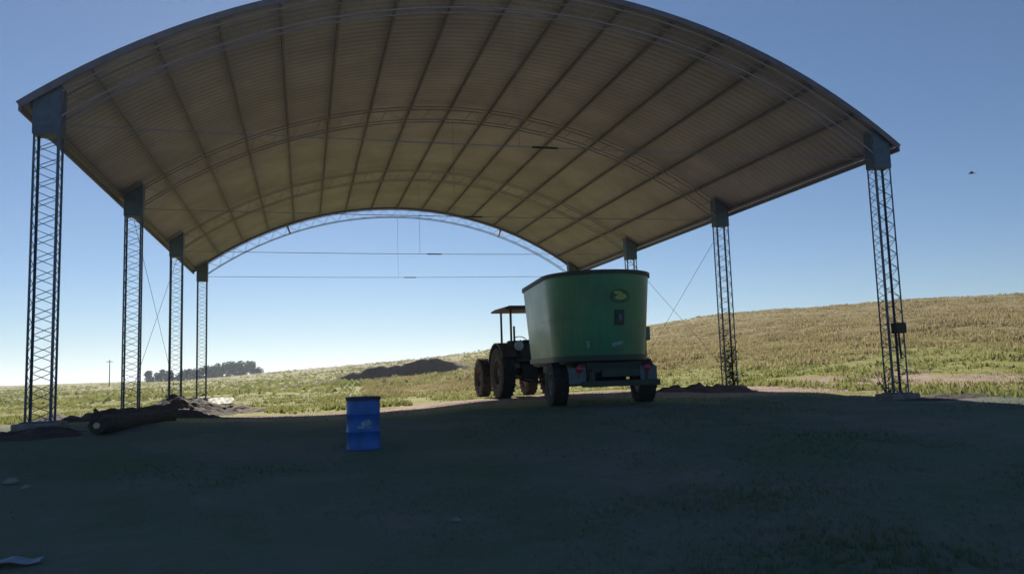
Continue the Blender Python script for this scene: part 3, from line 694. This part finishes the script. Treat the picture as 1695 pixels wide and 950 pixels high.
for (px, py, s, lb) in ((755, 862, .035, 'small pale stone alone in the middle of the dark foreground'), (18, 800, .065, 'pale grey stone on the dark ground near the left edge'), (42, 808, .04, 'smaller grey stone just right of the pale grey one')):
    x, y = ground_pt(px, py); bm = bmesh.new(); blob(bm, (0, 0, 0), (s * 1.3, s, s * .8), px, 3, .35, 1.7)
    o = obj('stone', bm, M['stone'], None, smooth=50); o.location = (x, y, gz(x, y) + s * .25); tag(o, lb, 'stone')

# junction box on the nearest right column
x0, y0 = XL + W, D0
bm = bmesh.new(); box(bm, (0, 0, 0), (.30, .20, .26)); z_ = CAMZ + (597 - 546) / 66.9
jb = obj('switch_box', bm, M['black'], None, bevel=.02); jb.location = (x0 - .02, y0 - CD / 2 - .11, z_); tag(jb, 'black switch box fixed low on the nearest right column', 'switch box')
bm = bmesh.new(); bar(bm, (0, .02, -.12), (.02, .02, -.75), .025, 8); bar(bm, (-.08, .03, -.12), (-.06, .03, -.45), .03, 8); obj('cable', bm, M['black'], jb)

# weeds climbing near right columns
def weed(name, x, y, h, w_, n_, label, lf=.07):
    e = empty(name, (x, y, gz(x, y)), 0, label, 'weed')
    bm = bmesh.new(); tips = []
    for i in range(7):
        a = random.uniform(0, 6.28); p = Vector((random.uniform(-.08, .08), random.uniform(-.08, .08), 0)); hh = h * random.uniform(.6, 1)
        for s in range(6):
            q_ = p + Vector((math.cos(a) * w_ * .12 + random.uniform(-.03, .03), math.sin(a) * w_ * .12 + random.uniform(-.03, .03), hh / 6)); bar(bm, p, q_, .009 - .001 * s, 5); p = q_; tips.append(Vector(p))
    obj('stem', bm, M['bark'], e)
    V_ = []
    for i in range(n_):
        t_ = random.choice(tips) + Vector([random.gauss(0, w_ * .22) for _ in range(3)]); t_.z = max(.02, t_.z)
        u = Vector([random.gauss(0, 1) for _ in range(3)]).normalized(); v = u.orthogonal().normalized(); s = lf * random.uniform(.5, 1.2)
        V_ += [t_ - u * s, t_ + v * s * .45, t_ + u * s, t_ - v * s * .45]
    V_ = np.array([tuple(v) for v in V_]); mesh_obj('foliage', np_mesh('foliage', V_, np.arange(len(V_)).reshape(-1, 4)), M['leaf'], e)
weed('tall_weed', XL + W + .25, D0 + 8.1, 2.0, .5, 420, 'tall thin leafy weed growing up beside the second right column')
weed('tall_weed', XL + W - .05, D0 + .3, 1.0, .35, 160, 'short leafy weed growing inside the foot of nearest right column', .05)

# ------------------------------------------------------------------ far trees and pole
def tree(px, dist, h, wd, label, kind='broad'):
    dd_ = ray(px, 620); h *= .86; q = dist / math.hypot(dd_.x, dd_.y); x, y = dd_.x * q, dd_.y * q
    e = empty('tree', (x, y, gz(x, y) - .1), 0, label, 'tree', 'dark trees along the far left skyline')
    bm = bmesh.new(); bar(bm, (0, 0, 0), (0, 0, h * .55), wd * .05, 8, wd * .03)
    for i in range(5):
        a = random.uniform(0, 6.28); bar(bm, (0, 0, h * .3), (math.cos(a) * wd * .3, math.sin(a) * wd * .3, h * .65), wd * .02, 5, .02)
    obj('trunk', bm, M['bark'], e)
    n_ = 1500; cl = [(random.uniform(-.42, .42) * wd, random.uniform(-.42, .42) * wd, h * random.uniform(.15, .84), random.uniform(.14, .24) * wd) for _ in range(16)]
    V_ = []
    for i in range(n_):
        c = random.choice(cl); u = Vector([random.gauss(0, 1) for _ in range(3)]).normalized(); p = Vector(c[:3]) + u * c[3] * random.uniform(.5, 1.05)
        p.z = min(max(p.z, 0), h); a_ = Vector([random.gauss(0, 1) for _ in range(3)]).normalized(); b_ = a_.orthogonal().normalized(); s = wd * .05
        V_ += [p - a_ * s, p + b_ * s * .7, p + a_ * s, p - b_ * s * .7]
    V_ = np.array([tuple(v) for v in V_]); mesh_obj('crown', np_mesh('crown', V_, np.arange(len(V_)).reshape(-1, 4)), M['treeleaf'], e)
TD_ = [(254, 300, 4.6, 5.5, 'leftmost dark far tree on the skyline behind the left columns'), (274, 302, 4.9, 5.5, 'dark far tree second from the left on the skyline'),
       (304, 300, 4.4, 6.0, 'low wide far tree right of the skyline gap between trees'), (327, 304, 4.6, 6.5, 'far tree behind the third left column'), (348, 306, 5.4, 6.0, 'far tree just right of the farthest left column'),
       (368, 306, 6.0, 6.5, 'tall far tree left of centre in the right-hand clump'), (388, 308, 6.2, 6.5, 'tallest far tree near the right end of the clump'), (406, 308, 6.0, 6.0, 'last full dark far tree at the right end of the clump'), (424, 312, 3.6, 5.0, 'small low far tree trailing off to the right')]
for a in TD_: tree(*a)
dd_ = ray(181, 630); q = 230 / math.hypot(dd_.x, dd_.y); x, y = dd_.x * q, dd_.y * q
up_ = empty('utility_pole', (x, y, gz(x, y) - .2), 0, 'thin utility pole standing alone on the far left skyline', 'utility pole')
bm = bmesh.new(); bar(bm, (0, 0, 0), (0, 0, 7.0), .14, 8, .10); obj('pole', bm, M['wood'], up_)
bm = bmesh.new(); box(bm, (0, 0, 6.5), (1.6, .12, .14)); obj('crossarm', bm, M['wood'], up_)

# ------------------------------------------------------------------ bird
b = ray(1608, 287) * 42; b.z += CAMZ
bd_ = empty('bird', b, R(60), 'small dark bird flying in the blue sky right of the shed', 'bird')
bm = bmesh.new(); lathe(bm, [(.004, -.14), (.03, -.09), (.045, -.02), (.04, .04), (.022, .08), (.026, .105), (.018, .13), (.003, .155)], 12, 'Y')
prism(bm, [(-.03, -.13), (.03, -.13), (.045, -.22), (-.045, -.22)], -.004, .004, 'Z'); 
for s in (-1, 1):
    a0 = [bm.verts.new(Vector(p)) for p in ((s * .03, .06, .02), (s * .16, .07, .07), (s * .30, -.02, .03), (s * .15, -.03, .06), (s * .03, -.05, .02))]
    a1 = [bm.verts.new(v.co + Vector((0, 0, .008))) for v in a0]; bm.faces.new(a0); bm.faces.new(a1)
    for i in range(5): bm.faces.new((a0[i], a0[(i + 1) % 5], a1[(i + 1) % 5], a1[i]))
obj('body', bm, M['bird'], bd_)

# ------------------------------------------------------------------ air between here and the skyline
bm = bmesh.new(); bmesh.ops.create_cube(bm, size=1)
for v in bm.verts: v.co = Vector((v.co.x * 15000, v.co.y * 15000 + 2800, 45 if v.co.z > 0 else -130))
hz = obj('haze', bm, None); hm = bpy.data.materials.new('pale_haze'); hm.use_nodes = True; t = hm.node_tree; t.nodes.clear()
o_ = t.nodes.new('ShaderNodeOutputMaterial'); pv = t.nodes.new('ShaderNodeVolumePrincipled'); t.links.new(pv.outputs[0], o_.inputs['Volume'])
pv.inputs['Color'].default_value = (.80, .91, 1, 1); pv.inputs['Density'].default_value = .00042; pv.inputs['Anisotropy'].default_value = .35
hz.data.materials.append(hm); tag(hz, 'thin pale haze in the air over the whole pasture', 'haze', kind='stuff')
